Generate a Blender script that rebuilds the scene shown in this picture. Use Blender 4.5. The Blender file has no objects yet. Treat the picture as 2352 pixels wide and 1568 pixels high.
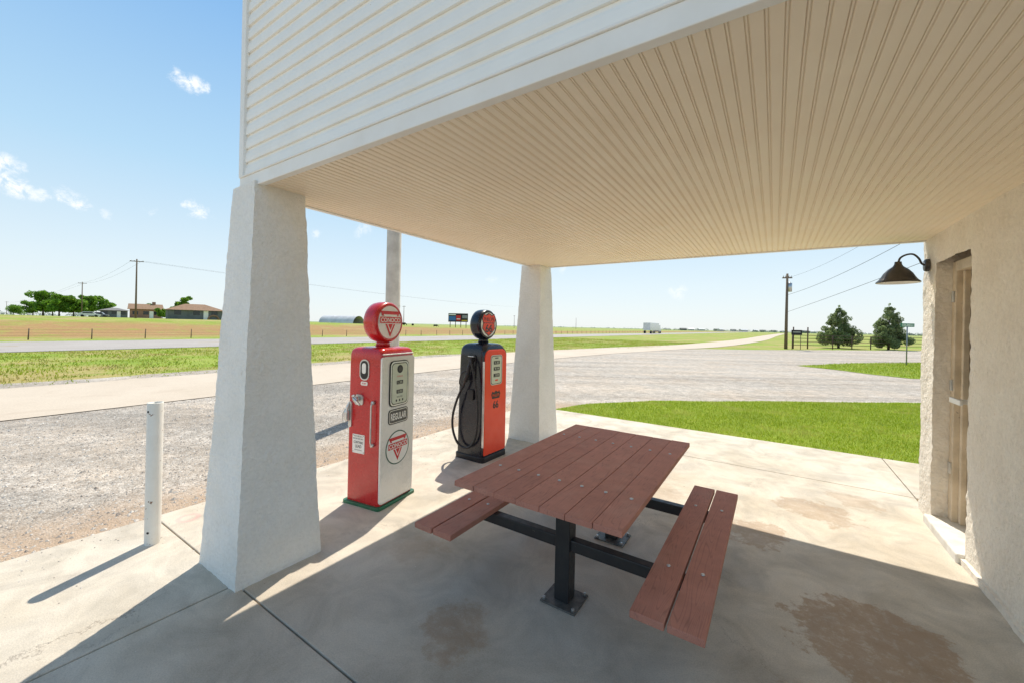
import bpy, math, random
import numpy as np
from mathutils import Vector, Matrix, noise
random.seed(7); rng=np.random.default_rng(7)
scene=bpy.context.scene
col=scene.collection
scene.view_settings.view_transform='Standard'
scene.view_settings.look='None'
scene.view_settings.exposure=0

# ------------------------------------------------------------------ materials
def nt(name):
    m=bpy.data.materials.new(name); m.use_nodes=True
    t=m.node_tree; b=t.nodes['Principled BSDF']
    return m,t,b
def ramp(t,fac,stops):
    r=t.nodes.new('ShaderNodeValToRGB'); e=r.color_ramp.elements
    while len(e)<len(stops): e.new(0.5)
    for i,(p,c) in enumerate(stops):
        e[i].position=p; e[i].color=(c[0],c[1],c[2],1) if not isinstance(c,(int,float)) else (c,c,c,1)
    t.links.new(fac,r.inputs['Fac']); return r.outputs['Color']
def noise_n(t,vec,scale,detail=5,rough=.6,dist=0):
    n=t.nodes.new('ShaderNodeTexNoise'); n.inputs['Scale'].default_value=scale
    n.inputs['Detail'].default_value=detail; n.inputs['Roughness'].default_value=rough
    n.inputs['Distortion'].default_value=dist
    t.links.new(vec,n.inputs['Vector']); return n.outputs['Fac']
def mapping(t,vec,rz=0,sc=(1,1,1)):
    n=t.nodes.new('ShaderNodeMapping'); n.inputs['Rotation'].default_value=(0,0,rz); t.links.new(vec,n.inputs[0])
    m=t.nodes.new('ShaderNodeMapping'); m.inputs['Scale'].default_value=sc; t.links.new(n.outputs[0],m.inputs[0]); return m.outputs[0]
def mix(t,fac,a,b,mode='MIX'):
    n=t.nodes.new('ShaderNodeMix'); n.data_type='RGBA'; n.blend_type=mode
    def s(i,v):
        if hasattr(v,'is_linked') : t.links.new(v,n.inputs[i])
        elif isinstance(v,(int,float)): n.inputs[i].default_value=v
        else: n.inputs[i].default_value=(v[0],v[1],v[2],1)
    s(0,fac); s(6,a); s(7,b); return n.outputs[2]
def mth(t,op,a,b=None,clamp=False):
    n=t.nodes.new('ShaderNodeMath'); n.operation=op; n.use_clamp=clamp
    for i,v in enumerate((a,b)):
        if v is None: continue
        if hasattr(v,'is_linked'): t.links.new(v,n.inputs[i])
        else: n.inputs[i].default_value=v
    return n.outputs[0]
def mrange(t,v,a,b,c=0,d=1,smooth=True):
    n=t.nodes.new('ShaderNodeMapRange'); n.interpolation_type='SMOOTHSTEP' if smooth else 'LINEAR'
    t.links.new(v,n.inputs[0]); 
    for i,x in zip((1,2,3,4),(a,b,c,d)): n.inputs[i].default_value=x
    return n.outputs[0]
def bump(t,b,h,strength,dist):
    n=t.nodes.new('ShaderNodeBump'); n.inputs['Strength'].default_value=strength
    n.inputs['Distance'].default_value=dist; t.links.new(h,n.inputs['Height'])
    t.links.new(n.outputs[0],b.inputs['Normal']); return n
def pos(t): return t.nodes.new('ShaderNodeNewGeometry').outputs['Position']
def objc(t): return t.nodes.new('ShaderNodeTexCoord').outputs['Object']

def pmat(name,c1,c2=None,scale=4,rough=.6,metal=0,bs=0,bscale=60,bdist=.004,spots=None,coat=0,micro=None):
    m,t,b=nt(name); v=objc(t)
    c2=c2 or tuple(x*.82 for x in c1)
    colr=ramp(t,noise_n(t,v,scale,6),[(.32,c2),(.62,c1)])
    if spots:
        s=ramp(t,noise_n(t,v,spots[0],3,.7),[(spots[1],0.0),(spots[1]+.04,1.0)])
        colr=mix(t,s,colr,spots[2])
    if micro:
        colr=mix(t,1,colr,ramp(t,noise_n(t,v,micro[0],5,.75),[(.34,micro[1]),(.56,1.0)]),'MULTIPLY')
    t.links.new(colr,b.inputs['Base Color'])
    rr=mrange(t,noise_n(t,v,scale*3,4),.3,.7,max(rough-.08,0.02),min(rough+.12,1))
    t.links.new(rr,b.inputs['Roughness'])
    b.inputs['Metallic'].default_value=metal
    if coat: b.inputs['Coat Weight'].default_value=coat; b.inputs['Coat Roughness'].default_value=.12
    if bs: bump(t,b,noise_n(t,v,bscale,5,.6),bs,bdist)
    return m

M={}
M['stucco']=pmat('stucco',(.92,.89,.83),(.86,.825,.755),2.5,.9,bs=.8,bscale=50,bdist=.015,spots=(3.5,.74,(.74,.66,.55)),micro=(40,.93))
M['wallstucco']=pmat('wall_stucco',(.94,.865,.75),(.88,.79,.67),3,.92,bs=.9,bscale=32,bdist=.022,spots=(5,.72,(.72,.59,.46)),micro=(28,.90))
M['siding']=pmat('white_siding',(.93,.915,.86),(.89,.87,.81),3,.55,bs=.08,bscale=25,spots=(14,.76,(.60,.50,.36)))
M['trim']=pmat('white_trim',(.89,.87,.82),(.84,.81,.75),4,.5,spots=(11,.75,(.55,.47,.34)))
M['soffit']=pmat('soffit_vinyl',(.95,.82,.64),(.93,.79,.605),1.6,.5)
M['doorpaint']=pmat('door_paint',(.74,.62,.46),(.56,.46,.33),6,.6,bs=.2,bscale=30,spots=(12,.66,(.36,.29,.21)))
M['sill']=pmat('sill_paint',(.84,.81,.75),(.68,.63,.55),8,.7,bs=.4,bscale=40)
M['iron']=pmat('black_iron',(.018,.018,.02),(.03,.028,.027),8,.42,spots=(30,.70,(.12,.1,.08)))
M['galv']=pmat('worn_steel_plate',(.20,.19,.17),(.09,.085,.08),20,.5,metal=.5)
M['bolt']=pmat('bolt_steel',(.6,.6,.6),(.45,.44,.42),20,.35,metal=.9)
M['red']=pmat('red_enamel',(.56,.012,.014),(.48,.010,.012),3,.25,coat=.5,spots=(22,.78,(.2,.05,.03)))
M['redmark']=pmat('red_mark',(.62,.012,.016),(.56,.010,.014),5,.35)
M['white']=pmat('white_enamel',(.84,.815,.755),(.76,.73,.665),3,.28,coat=.4,spots=(16,.75,(.46,.36,.24)))
M['whitemark']=pmat('white_mark',(.88,.86,.81),(.82,.80,.74),4,.35)
M['green']=pmat('green_paint',(.02,.16,.08),(.03,.12,.06),6,.4,spots=(24,.66,(.25,.2,.14)))
M['greenmark']=pmat('green_mark',(.015,.10,.06),None,6,.4)
M['chrome']=pmat('chrome',(.75,.75,.74),(.6,.6,.58),10,.18,metal=1)
M['alum']=pmat('cast_aluminium',(.72,.72,.70),(.55,.55,.53),10,.38,metal=.8)
M['navy']=pmat('dark_enamel',(.007,.009,.017),(.012,.014,.022),3,.22,coat=.15)
M['orange']=pmat('orange_enamel',(.90,.055,.007),(.84,.045,.006),3,.40,coat=.15)
M['orangemark']=pmat('orange_mark',(.88,.06,.010),None,3,.3)
M['blackmark']=pmat('black_mark',(.012,.012,.014),None,5,.4)
M['dial']=pmat('dial_face',(.66,.70,.56),(.56,.60,.47),5,.4)
M['plate']=pmat('grey_plate',(.10,.095,.09),(.075,.07,.065),8,.4)
M['rubber']=pmat('black_rubber',(.015,.015,.016),(.03,.03,.03),20,.5)
M['copper']=pmat('dark_lamp_metal',(.075,.068,.062),(.05,.045,.042),12,.42,metal=.3)
M['lampin']=pmat('lamp_lining',(.8,.78,.72),None,5,.5)
M['bulb']=pmat('bulb_glass',(.85,.85,.80),None,5,.1)
M['bollard']=pmat('bollard_paint',(.82,.79,.72),(.72,.68,.60),5,.55,spots=(17,.64,(.20,.10,.05)))
M['pole']=pmat('weathered_pole',(.74,.64,.53),(.56,.47,.38),4,.75,bs=.3,bscale=25)
M['wood']=pmat('weathered_wood',(.20,.145,.10),(.12,.085,.06),8,.9,bs=.4,bscale=20,bdist=.01)
M['wire']=pmat('wire',(.06,.06,.06),None,3,.6)
M['brick']=pmat('brick_wall',(.36,.20,.14),(.28,.15,.11),1,.9)
M['greywall']=pmat('grey_house_wall',(.16,.17,.17),(.12,.13,.13),1,.85)
M['whitewall']=pmat('pale_house_wall',(.60,.58,.54),(.5,.48,.44),1,.85)
M['roofb']=pmat('brown_shingle',(.34,.21,.13),(.24,.15,.095),2,.95)
M['roofg']=pmat('grey_shingle',(.26,.25,.24),(.19,.18,.175),2,.95)
M['glass']=pmat('dark_window',(.03,.04,.05),None,2,.08)
M['trunk']=pmat('bark',(.11,.08,.055),(.06,.045,.032),6,.95,bs=.5,bscale=12,bdist=.03)
M['steelw']=pmat('white_corrugated_metal',(.66,.67,.68),(.5,.5,.5),.4,.5,metal=.2)
M['dark']=pmat('dark_interior',(.03,.03,.03),None,3,.9)
M['carw']=pmat('white_car_paint',(.75,.75,.75),None,2,.2,coat=.6)
M['carg']=pmat('grey_car_paint',(.22,.23,.25),None,2,.2,coat=.6)
M['yellow']=pmat('yellow_paint',(.62,.42,.03),None,3,.7)
M['lineW']=pmat('road_line_white',(.70,.70,.66),(.5,.5,.47),2,.8)
M['bluep']=pmat('blue_panel',(.04,.16,.42),None,3,.5)
M['signg']=pmat('street_sign_green',(.0,.20,.10),None,3,.4)
M['cowhide']=pmat('black_hide',(.015,.013,.012),None,6,.7)
M['rustpipe']=pmat('rusty_pipe',(.10,.055,.04),(.06,.04,.03),5,.8)

def leafmat(name,c1,c2,c3,tr_=.35,big_=(.7,1.25),dryc=None,dsc=.5,dk=.8):
    m,t,b=nt(name); g=t.nodes.new('ShaderNodeNewGeometry')
    c=ramp(t,g.outputs['Random Per Island'],[(0,c1),(.55,c2),(1,c3)])
    big=ramp(t,noise_n(t,g.outputs['Position'],.9,3),[(.35,big_[0]),(.65,big_[1])])
    c=mix(t,1.0,c,big,'MULTIPLY')
    if dryc:
        f=mrange(t,noise_n(t,g.outputs['Position'],dsc,6,.7),.50,.64,0,dk); c=mix(t,f,c,dryc)
    t.links.new(c,b.inputs['Base Color']); b.inputs['Roughness'].default_value=.6
    tr=t.nodes.new('ShaderNodeBsdfTranslucent'); t.links.new(c,tr.inputs[0])
    ms=t.nodes.new('ShaderNodeMixShader'); ms.inputs[0].default_value=tr_
    t.links.new(b.outputs[0],ms.inputs[1]); t.links.new(tr.outputs[0],ms.inputs[2])
    t.links.new(ms.outputs[0],t.nodes['Material Output'].inputs[0]); return m
M['leaf']=leafmat('leaf_green',(.11,.23,.02),(.18,.36,.03),(.28,.44,.05),.5)
M['needle']=leafmat('needle_green',(.16,.23,.10),(.25,.32,.13),(.36,.40,.17),.5)
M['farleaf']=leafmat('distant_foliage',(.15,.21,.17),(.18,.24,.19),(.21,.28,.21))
M['blade']=leafmat('grass_blade',(.20,.29,.010),(.31,.43,.015),(.50,.51,.07),.5,(.86,1.12),(.48,.43,.12),.9,.75)
M['verge']=leafmat('verge_grass',(.24,.33,.018),(.34,.43,.025),(.52,.48,.11),.5,(.82,1.12),(.50,.38,.16),.35,.85)

def concrete():
    m,t,b=nt('concrete_slab'); p=pos(t)
    base=ramp(t,noise_n(t,p,.9,8,.65),[(.30,(.53,.455,.35)),(.5,(.635,.56,.455)),(.7,(.70,.63,.53))])
    blot=ramp(t,noise_n(t,p,2.4,7,.65,.8),[(.33,.74),(.6,1.05)])
    c=mix(t,1,base,blot,'MULTIPLY')
    fine=ramp(t,noise_n(t,p,130,3,.7),[(.3,.80),(.6,1.06)])
    c=mix(t,1,c,fine,'MULTIPLY')
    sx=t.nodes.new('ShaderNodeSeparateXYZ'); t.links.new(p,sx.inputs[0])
    shade_f=mth(t,'MULTIPLY',mrange(t,mth(t,'ADD',sx.outputs[1],mth(t,'MULTIPLY',noise_n(t,p,1.1,5),1.6)),2.2,4.6,.24,0),mrange(t,sx.outputs[0],-3.4,-2.4,0,1))
    c=mix(t,shade_f,c,(.28,.215,.155))  # deepens the canopy's shade in the slab colour, strongest at the near end
    nn=t.nodes.new('ShaderNodeTexNoise'); nn.inputs['Scale'].default_value=3.5; nn.inputs['Detail'].default_value=8; nn.inputs['Roughness'].default_value=.72
    t.links.new(p,nn.inputs['Vector'])
    vs=t.nodes.new('ShaderNodeVectorMath'); vs.operation='MULTIPLY_ADD'
    t.links.new(nn.outputs['Color'],vs.inputs[0]); vs.inputs[1].default_value=(.9,.9,0); vs.inputs[2].default_value=(-.45,-.45,0)
    ad=t.nodes.new('ShaderNodeVectorMath'); ad.operation='ADD'; t.links.new(p,ad.inputs[0]); t.links.new(vs.outputs[0],ad.inputs[1])
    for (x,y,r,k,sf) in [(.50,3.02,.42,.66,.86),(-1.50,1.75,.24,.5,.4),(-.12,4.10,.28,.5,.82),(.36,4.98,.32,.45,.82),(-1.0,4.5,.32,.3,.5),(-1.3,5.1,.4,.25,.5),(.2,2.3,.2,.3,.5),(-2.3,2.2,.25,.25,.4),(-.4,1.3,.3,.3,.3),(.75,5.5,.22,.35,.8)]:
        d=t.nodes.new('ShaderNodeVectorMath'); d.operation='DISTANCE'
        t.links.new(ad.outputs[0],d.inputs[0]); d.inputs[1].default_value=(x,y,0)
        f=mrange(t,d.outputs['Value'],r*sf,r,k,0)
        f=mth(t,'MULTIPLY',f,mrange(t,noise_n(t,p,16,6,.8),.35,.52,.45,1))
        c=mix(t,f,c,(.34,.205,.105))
    vo=t.nodes.new('ShaderNodeTexVoronoi'); vo.feature='DISTANCE_TO_EDGE'; vo.inputs['Scale'].default_value=.38
    t.links.new(ad.outputs[0],vo.inputs['Vector'])
    cr=mrange(t,vo.outputs['Distance'],0.0,.0025,.6,0)
    cr=mth(t,'MULTIPLY',cr,mrange(t,noise_n(t,p,.7,2),.48,.58))
    c=mix(t,cr,c,(.16,.12,.09))
    sp=ramp(t,noise_n(t,p,14,2,.5),[(.77,0.0),(.79,1.0)])
    c=mix(t,mth(t,'MULTIPLY',sp,.7),c,(.16,.12,.09))
    d=t.nodes.new('ShaderNodeVectorMath'); d.operation='DISTANCE'; t.links.new(p,d.inputs[0]); d.inputs[1].default_value=(-4.28,1.38,0)
    f=mrange(t,mth(t,'ABSOLUTE',mth(t,'SUBTRACT',d.outputs['Value'],.07)),.005,.03,.28,0)
    c=mix(t,f,c,(.75,.25,.26))
    t.links.new(c,b.inputs['Base Color'])
    t.links.new(mrange(t,noise_n(t,p,6,5),.3,.7,.62,.9),b.inputs['Roughness'])
    h=mth(t,'ADD',noise_n(t,p,160,4,.7),mth(t,'MULTIPLY',noise_n(t,p,9,5,.6),.8))
    bump(t,b,h,.45,.004)
    return m
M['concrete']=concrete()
def gravelmat():
    m,t,b=nt('gravel'); p=pos(t)
    vo=t.nodes.new('ShaderNodeTexVoronoi'); vo.inputs['Scale'].default_value=48; t.links.new(p,vo.inputs['Vector'])
    vo2=t.nodes.new('ShaderNodeTexVoronoi'); vo2.inputs['Scale'].default_value=48; vo2.feature='DISTANCE_TO_EDGE'; t.links.new(p,vo2.inputs['Vector'])
    sep=t.nodes.new('ShaderNodeSeparateColor'); t.links.new(vo.outputs['Color'],sep.inputs[0])
    st=ramp(t,sep.outputs[0],[(0,(.37,.315,.26)),(.5,(.54,.48,.415)),(1,(.70,.64,.565))])
    dirt=ramp(t,noise_n(t,p,.55,8,.7),[(.42,0.0),(.64,1.0)])
    c=mix(t,mth(t,'MULTIPLY',dirt,.5),st,(.58,.455,.335))
    q=mapping(t,p,-.58,(.05,.8,1))
    tk=ramp(t,noise_n(t,q,1.0,6,.65),[(.36,.78),(.50,1.0),(.62,1.16)]); c=mix(t,1,c,tk,'MULTIPLY')
    ed=mrange(t,vo2.outputs['Distance'],0,.12,.68,1)
    c=mix(t,1,c,ed,'MULTIPLY')
    big=t.nodes.new('ShaderNodeTexVoronoi'); big.inputs['Scale'].default_value=7; t.links.new(p,big.inputs['Vector'])
    sb=t.nodes.new('ShaderNodeSeparateColor'); t.links.new(big.outputs['Color'],sb.inputs[0])
    c=mix(t,1,c,mrange(t,sb.outputs[1],0,1,.86,1.08),'MULTIPLY')
    tr=ramp(t,noise_n(t,p,4,8,.8),[(.3,.78),(.65,1.10)])
    c=mix(t,1,c,tr,'MULTIPLY')
    sx=t.nodes.new('ShaderNodeSeparateXYZ'); t.links.new(p,sx.inputs[0])
    near=mrange(t,mth(t,'ADD',sx.outputs[0],mth(t,'MULTIPLY',noise_n(t,p,1.6,6),1.2)),-4.9,-4.1,0,.7)
    near=mth(t,'MULTIPLY',near,mrange(t,sx.outputs[1],8,9,1,0))
    c=mix(t,near,c,(.50,.35,.23))
    t.links.new(c,b.inputs['Base Color']); b.inputs['Roughness'].default_value=.95
    bump(t,b,vo2.outputs['Distance'],.8,.015); return m
M['gravel']=gravelmat()
def stonemat():
    m,t,b=nt('stones'); g=t.nodes.new('ShaderNodeNewGeometry')
    c=ramp(t,g.outputs['Random Per Island'],[(0,(.32,.27,.23)),(.4,(.50,.45,.395)),(.8,(.62,.57,.51)),(1,(.75,.70,.64))])
    t.links.new(c,b.inputs['Base Color']); b.inputs['Roughness'].default_value=.9; return m
M['stone']=stonemat()
def roadmat(name,c1,c2,tint):
    m,t,b=nt(name); p=pos(t)
    c=ramp(t,noise_n(t,p,.35,7,.65),[(.3,c1),(.7,c2)])
    f=ramp(t,noise_n(t,p,40,4,.7),[(.3,.84),(.65,1.06)]); c=mix(t,1,c,f,'MULTIPLY')
    s=ramp(t,noise_n(t,p,1.3,5,.6,.5),[(.55,0.0),(.75,.5)]); c=mix(t,s,c,tint)
    t.links.new(c,b.inputs['Base Color']); b.inputs['Roughness'].default_value=.85
    bump(t,b,noise_n(t,p,60,4,.7),.3,.006); return m
M['oldroad']=roadmat('old_concrete_road',(.56,.465,.36),(.65,.55,.44),(.48,.375,.28))
M['hwy']=roadmat('highway_surface',(.39,.35,.32),(.46,.42,.385),(.34,.30,.27))
def groundmat():
    m,t,b=nt('prairie_ground'); p=pos(t)
    sx=t.nodes.new('ShaderNodeSeparateXYZ'); t.links.new(p,sx.inputs[0])
    g=ramp(t,noise_n(t,p,.25,7,.7),[(.3,(.19,.27,.018)),(.5,(.265,.36,.028)),(.7,(.36,.41,.07))])
    dry=ramp(t,noise_n(t,p,.13,8,.75,.4),[(.47,0.0),(.58,1.0)])
    c=mix(t,mth(t,'MULTIPLY',dry,.72),g,(.48,.34,.15))
    wob=mth(t,'MULTIPLY',mth(t,'SUBTRACT',noise_n(t,p,.06,6),.5),16)
    xx=mth(t,'ADD',sx.outputs[0],wob)
    band=mth(t,'MULTIPLY',mrange(t,xx,-76,-67,0,1),mrange(t,xx,-52,-46,1,0))
    band=mth(t,'MULTIPLY',band,mrange(t,noise_n(t,p,.4,6,.75),.34,.52,.25,.95))
    c=mix(t,band,c,(.40,.225,.085))
    sp=ramp(t,noise_n(t,p,4,7,.85),[(.25,.60),(.7,1.22)]); c=mix(t,1,c,sp,'MULTIPLY')
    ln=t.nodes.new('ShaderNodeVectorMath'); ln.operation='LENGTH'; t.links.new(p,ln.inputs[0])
    c=mix(t,mrange(t,ln.outputs['Value'],120,1500,0,.75),c,(.26,.35,.21))  # distance haze blended into the ground colour
    t.links.new(c,b.inputs['Base Color']); b.inputs['Roughness'].default_value=.95
    bump(t,b,noise_n(t,p,9,5,.8),.6,.05); return m
M['ground']=groundmat()
def lawnmat():
    m,t,b=nt('lawn_ground'); p=pos(t)
    g=ramp(t,noise_n(t,p,1.2,7,.7),[(.3,(.20,.28,.012)),(.6,(.28,.37,.018)),(.8,(.44,.41,.09))])
    sp=ramp(t,noise_n(t,p,40,4,.8),[(.25,.6),(.7,1.2)]); c=mix(t,1,g,sp,'MULTIPLY')
    t.links.new(c,b.inputs['Base Color']); b.inputs['Roughness'].default_value=.95
    bump(t,b,noise_n(t,p,60,4,.8),.8,.02); return m
M['lawn']=lawnmat()
def plankmat():
    m,t,b=nt('composite_plank'); g=t.nodes.new('ShaderNodeNewGeometry'); o=objc(t)
    mp=t.nodes.new('ShaderNodeMapping'); mp.inputs['Scale'].default_value=(30,1.6,30); t.links.new(o,mp.inputs[0])
    rnd=g.outputs['Random Per Island']
    off=t.nodes.new('ShaderNodeCombineXYZ'); t.links.new(mth(t,'MULTIPLY',rnd,50),off.inputs[1])
    ad=t.nodes.new('ShaderNodeVectorMath'); t.links.new(mp.outputs[0],ad.inputs[0]); t.links.new(off.outputs[0],ad.inputs[1])
    n1=noise_n(t,ad.outputs[0],.42,2,.45,.35)
    w=mth(t,'FRACT',mth(t,'MULTIPLY',n1,24))
    w=mth(t,'ABSOLUTE',mth(t,'SUBTRACT',w,.5))
    grain=mrange(t,w,0,.16,.78,1)
    c=ramp(t,rnd,[(0,(.46,.185,.125)),(.5,(.50,.21,.145)),(1,(.43,.17,.115))])
    c=mix(t,1,c,grain,'MULTIPLY')
    f=ramp(t,noise_n(t,o,9,5,.6),[(.3,.90),(.7,1.10)]); c=mix(t,1,c,f,'MULTIPLY')
    dust=ramp(t,noise_n(t,o,3,7,.7),[(.5,0.0),(.75,.22)]); c=mix(t,dust,c,(.60,.42,.32))
    t.links.new(c,b.inputs['Base Color']); b.inputs['Roughness'].default_value=.7
    bump(t,b,grain,.35,.0015); return m
M['plank']=plankmat()

# ------------------------------------------------------------------ mesh builder
class MB:
    def __init__(s): s.v=[];s.f=[];s.m=[];s.sm=[];s.mats=[]
    def add(s,vs,fs,mat,smooth=False):
        if mat not in s.mats: s.mats.append(mat)
        k=s.mats.index(mat); o=len(s.v); s.v+= [tuple(p) for p in vs]
        for f in fs: s.f.append([i+o for i in f]); s.m.append(k); s.sm.append(smooth)
        return s
    def box(s,x0,x1,y0,y1,z0,z1,mat):
        v=[(x,y,z) for z in (z0,z1) for y in (y0,y1) for x in (x0,x1)]
        return s.add(v,[(0,2,3,1),(4,5,7,6),(0,1,5,4),(2,6,7,3),(0,4,6,2),(1,3,7,5)],mat)
    def tube(s,pts,r,mat,n=10,caps=True):
        pts=[Vector(p) for p in pts]; R=r if isinstance(r,(list,tuple)) else [r]*len(pts)
        tg=[]
        for i in range(len(pts)):
            a=pts[max(i-1,0)]; b=pts[min(i+1,len(pts)-1)]; tg.append((b-a).normalized())
        u=tg[0].orthogonal().normalized(); vs=[];fs=[]
        for i,p in enumerate(pts):
            u=(u-tg[i]*u.dot(tg[i])).normalized(); w=tg[i].cross(u)
            for j in range(n):
                a=2*math.pi*j/n; vs.append(p+(u*math.cos(a)+w*math.sin(a))*R[i])
        for i in range(len(pts)-1):
            for j in range(n):
                k=(j+1)%n; fs.append((i*n+j,i*n+k,(i+1)*n+k,(i+1)*n+j))
        if caps: fs+= [tuple(reversed(range(n))),tuple(range((len(pts)-1)*n,len(pts)*n))]
        return s.add(vs,fs,mat,True)
    def cyl(s,p0,p1,r0,mat,r1=None,n=16): return s.tube([p0,p1],[r0,r0 if r1 is None else r1],mat,n)
    def lathe(s,prof,mat,axis='z',c=(0,0,0),n=40,smooth=True):
        vs=[];fs=[];c=Vector(c)
        for (h,r) in prof:
            for j in range(n):
                a=2*math.pi*j/n
                if axis=='z': vs.append(c+Vector((r*math.cos(a),r*math.sin(a),h)))
                elif axis=='x': vs.append(c+Vector((h,r*math.cos(a),r*math.sin(a))))
        for i in range(len(prof)-1):
            for j in range(n):
                k=(j+1)%n; fs.append((i*n+j,i*n+k,(i+1)*n+k,(i+1)*n+j))
        return s.add(vs,fs,mat,smooth)
    def poly(s,fr,pts,n0,n1,mat):
        O,R,U,Nn=[Vector(a) for a in fr]
        k=len(pts); a=[O+R*p[0]+U*p[1]+Nn*n0 for p in pts]; b=[O+R*p[0]+U*p[1]+Nn*n1 for p in pts]
        fs=[tuple(range(k,2*k))]+[(i,(i+1)%k,(i+1)%k+k,i+k) for i in range(k)]
        return s.add(a+b,fs,mat)
    def rr(s,fr,cx,cy,w,h,rad,n0,n1,mat,seg=6):
        return s.poly(fr,rrpts(cx,cy,w,h,rad,seg),n0,n1,mat)
    def text(s,fr,txt,cx,cy,w,h,n0,mat,bold=0.0,t=.0015):
        cu=bpy.data.curves.new('t','FONT'); cu.body=txt; cu.offset=bold; cu.resolution_u=4
        ob=bpy.data.objects.new('t',cu); col.objects.link(ob); bpy.context.view_layer.update()
        me=bpy.data.meshes.new_from_object(ob); col.objects.unlink(ob); bpy.data.objects.remove(ob)
        P=[v.co.copy() for v in me.vertices]; F=[tuple(p.vertices) for p in me.polygons]
        x0=min(p.x for p in P);x1=max(p.x for p in P);y0=min(p.y for p in P);y1=max(p.y for p in P)
        O,R,U,Nn=[Vector(a) for a in fr]
        vs=[O+R*(cx+((p.x-x0)/(x1-x0)-.5)*w)+U*(cy+((p.y-y0)/(y1-y0)-.5)*h)+Nn*n0 for p in P]
        bpy.data.meshes.remove(me)
        return s.add(vs,F,mat)
    def obj(s,name,parent=None,bevel=0,loc=None,rot=None,seg=2):
        me=bpy.data.meshes.new(name); me.from_pydata(s.v,[],s.f)
        for m in s.mats: me.materials.append(M[m] if isinstance(m,str) else m)
        me.polygons.foreach_set('material_index',s.m); me.polygons.foreach_set('use_smooth',s.sm); me.update()
        o=bpy.data.objects.new(name,me); col.objects.link(o)
        if parent: o.parent=parent
        if loc: o.location=loc
        if rot: o.rotation_euler=rot
        if bevel:
            b=o.modifiers.new('b','BEVEL'); b.width=bevel; b.segments=seg; b.limit_method='ANGLE'; b.angle_limit=.7
        return o
def rrpts(cx,cy,w,h,rad,seg=6):
    rad=min(rad,w/2-1e-5,h/2-1e-5); out=[]
    for (sx,sy,a0) in ((1,1,0),(-1,1,90),(-1,-1,180),(1,-1,270)):
        for i in range(seg+1):
            a=math.radians(a0+90*i/seg)
            out.append((cx+sx*(w/2-rad)+rad*math.cos(a),cy+sy*(h/2-rad)+rad*math.sin(a)))
    return out
def empty(name,loc=(0,0,0),rz=0):
    e=bpy.data.objects.new(name,None); e.empty_display_size=.2; col.objects.link(e); e.location=loc; e.rotation_euler=(0,0,rz); return e
def top(o,label,cat,group=None):
    o['label']=label; o['category']=cat
    if group: o['group']=group
    return o
def struct(o): o['kind']='structure'; return o
def copies(ob,parent,locs):
    for l in locs:
        c=ob.copy(); c.location=l; c.parent=parent; col.objects.link(c)
def smooth_path(pts,k=8):
    P=[Vector(p) for p in pts]; out=[]
    for i in range(len(P)-1):
        p0=P[max(i-1,0)];p1=P[i];p2=P[i+1];p3=P[min(i+2,len(P)-1)]
        for j in range(k):
            t=j/k; out.append(.5*((2*p1)+(p2-p0)*t+(2*p0-5*p1+4*p2-p3)*t*t+(3*p1-p0-3*p2+p3)*t**3))
    out.append(P[-1]); return out

# ------------------------------------------------------------------ terrain
def ss(a,b,x):
    t=min(max((x-a)/(b-a),0),1); return t*t*(3-2*t)
def gh(x,y):
    return -.05+1.6*ss(-50,-85,x)*(1-ss(40,150,y))
def coords(n,R):
    k=5.2; return [math.sinh(k*(2*i/n-1))/math.sinh(k)*R for i in range(n+1)]
cs=coords(170,3500)
vs=[(x-40,y+20,gh(x-40,y+20)) for y in cs for x in cs]; n=len(cs)
fs=[(j*n+i,j*n+i+1,(j+1)*n+i+1,(j+1)*n+i) for j in range(n-1) for i in range(n-1)]
g=MB().add(vs,fs,'ground',True).obj('ground'); struct(g)

def sheet(name,pts,z,mat,wob=0,step=.5):
    out=[]
    for i in range(len(pts)):
        a=Vector(pts[i]);b=Vector(pts[(i+1)%len(pts)]); L=(b-a).length; k=max(1,min(int(L/step),160))
        for j in range(k):
            p=a.lerp(b,j/k)
            if wob:
                w=noise.noise_vector(Vector((p.x*.7,p.y*.7,3)))*wob+noise.noise_vector(Vector((p.x*3,p.y*3,9)))*wob*.4
                p=p+Vector((w.x,w.y))
            out.append((p.x,p.y,z))
    return struct(MB().add(out,[tuple(range(len(out)))],mat).obj(name))
sheet('gravel_lot',[(-16.9,-70),(60,-70),(70,85),(40,88),(13,62),(-2.5,44),(-5.5,42),(-9.5,34),(-14.5,24),(-16.5,16)],-.034,'gravel',.35)
cl=smooth_path([(-13.1,-160,0),(-13.1,-60,0),(-13.1,0,0),(-13.05,10,0),(-12.7,18,0),(-11.7,27,0),(-9.5,38,0),(-7,50,0),(-4.8,75,0),(-3.2,110,0),(-1,200,0),(6,420,0)],10)
vs=[];fs=[]
for i,p in enumerate(cl):
    a=cl[max(i-1,0)];b=cl[min(i+1,len(cl)-1)]; d=(b-a).normalized(); nn=Vector((-d.y,d.x,0)); w=2.33
    vs+= [(p+nn*w)+Vector((0,0,-.02)),(p-nn*w)+Vector((0,0,-.02))]
fs=[(2*i,2*i+1,2*i+3,2*i+2) for i in range(len(cl)-1)]
struct(MB().add(vs,fs,'oldroad').obj('road'))
mb=MB()
mb.add([(-42,-500,-.03),(-30.5,-500,-.03),(-30.5,1800,-.03),(-42,1800,-.03)],[(0,1,2,3)],'hwy'); struct(mb.obj('highway'))
mb=MB()
for x0 in (-41.3,-31.3):
    mb.add([(x0,-500,-.024),(x0+.14,-500,-.024),(x0+.14,1800,-.024),(x0,1800,-.024)],[(0,1,2,3)],'lineW')
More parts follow.
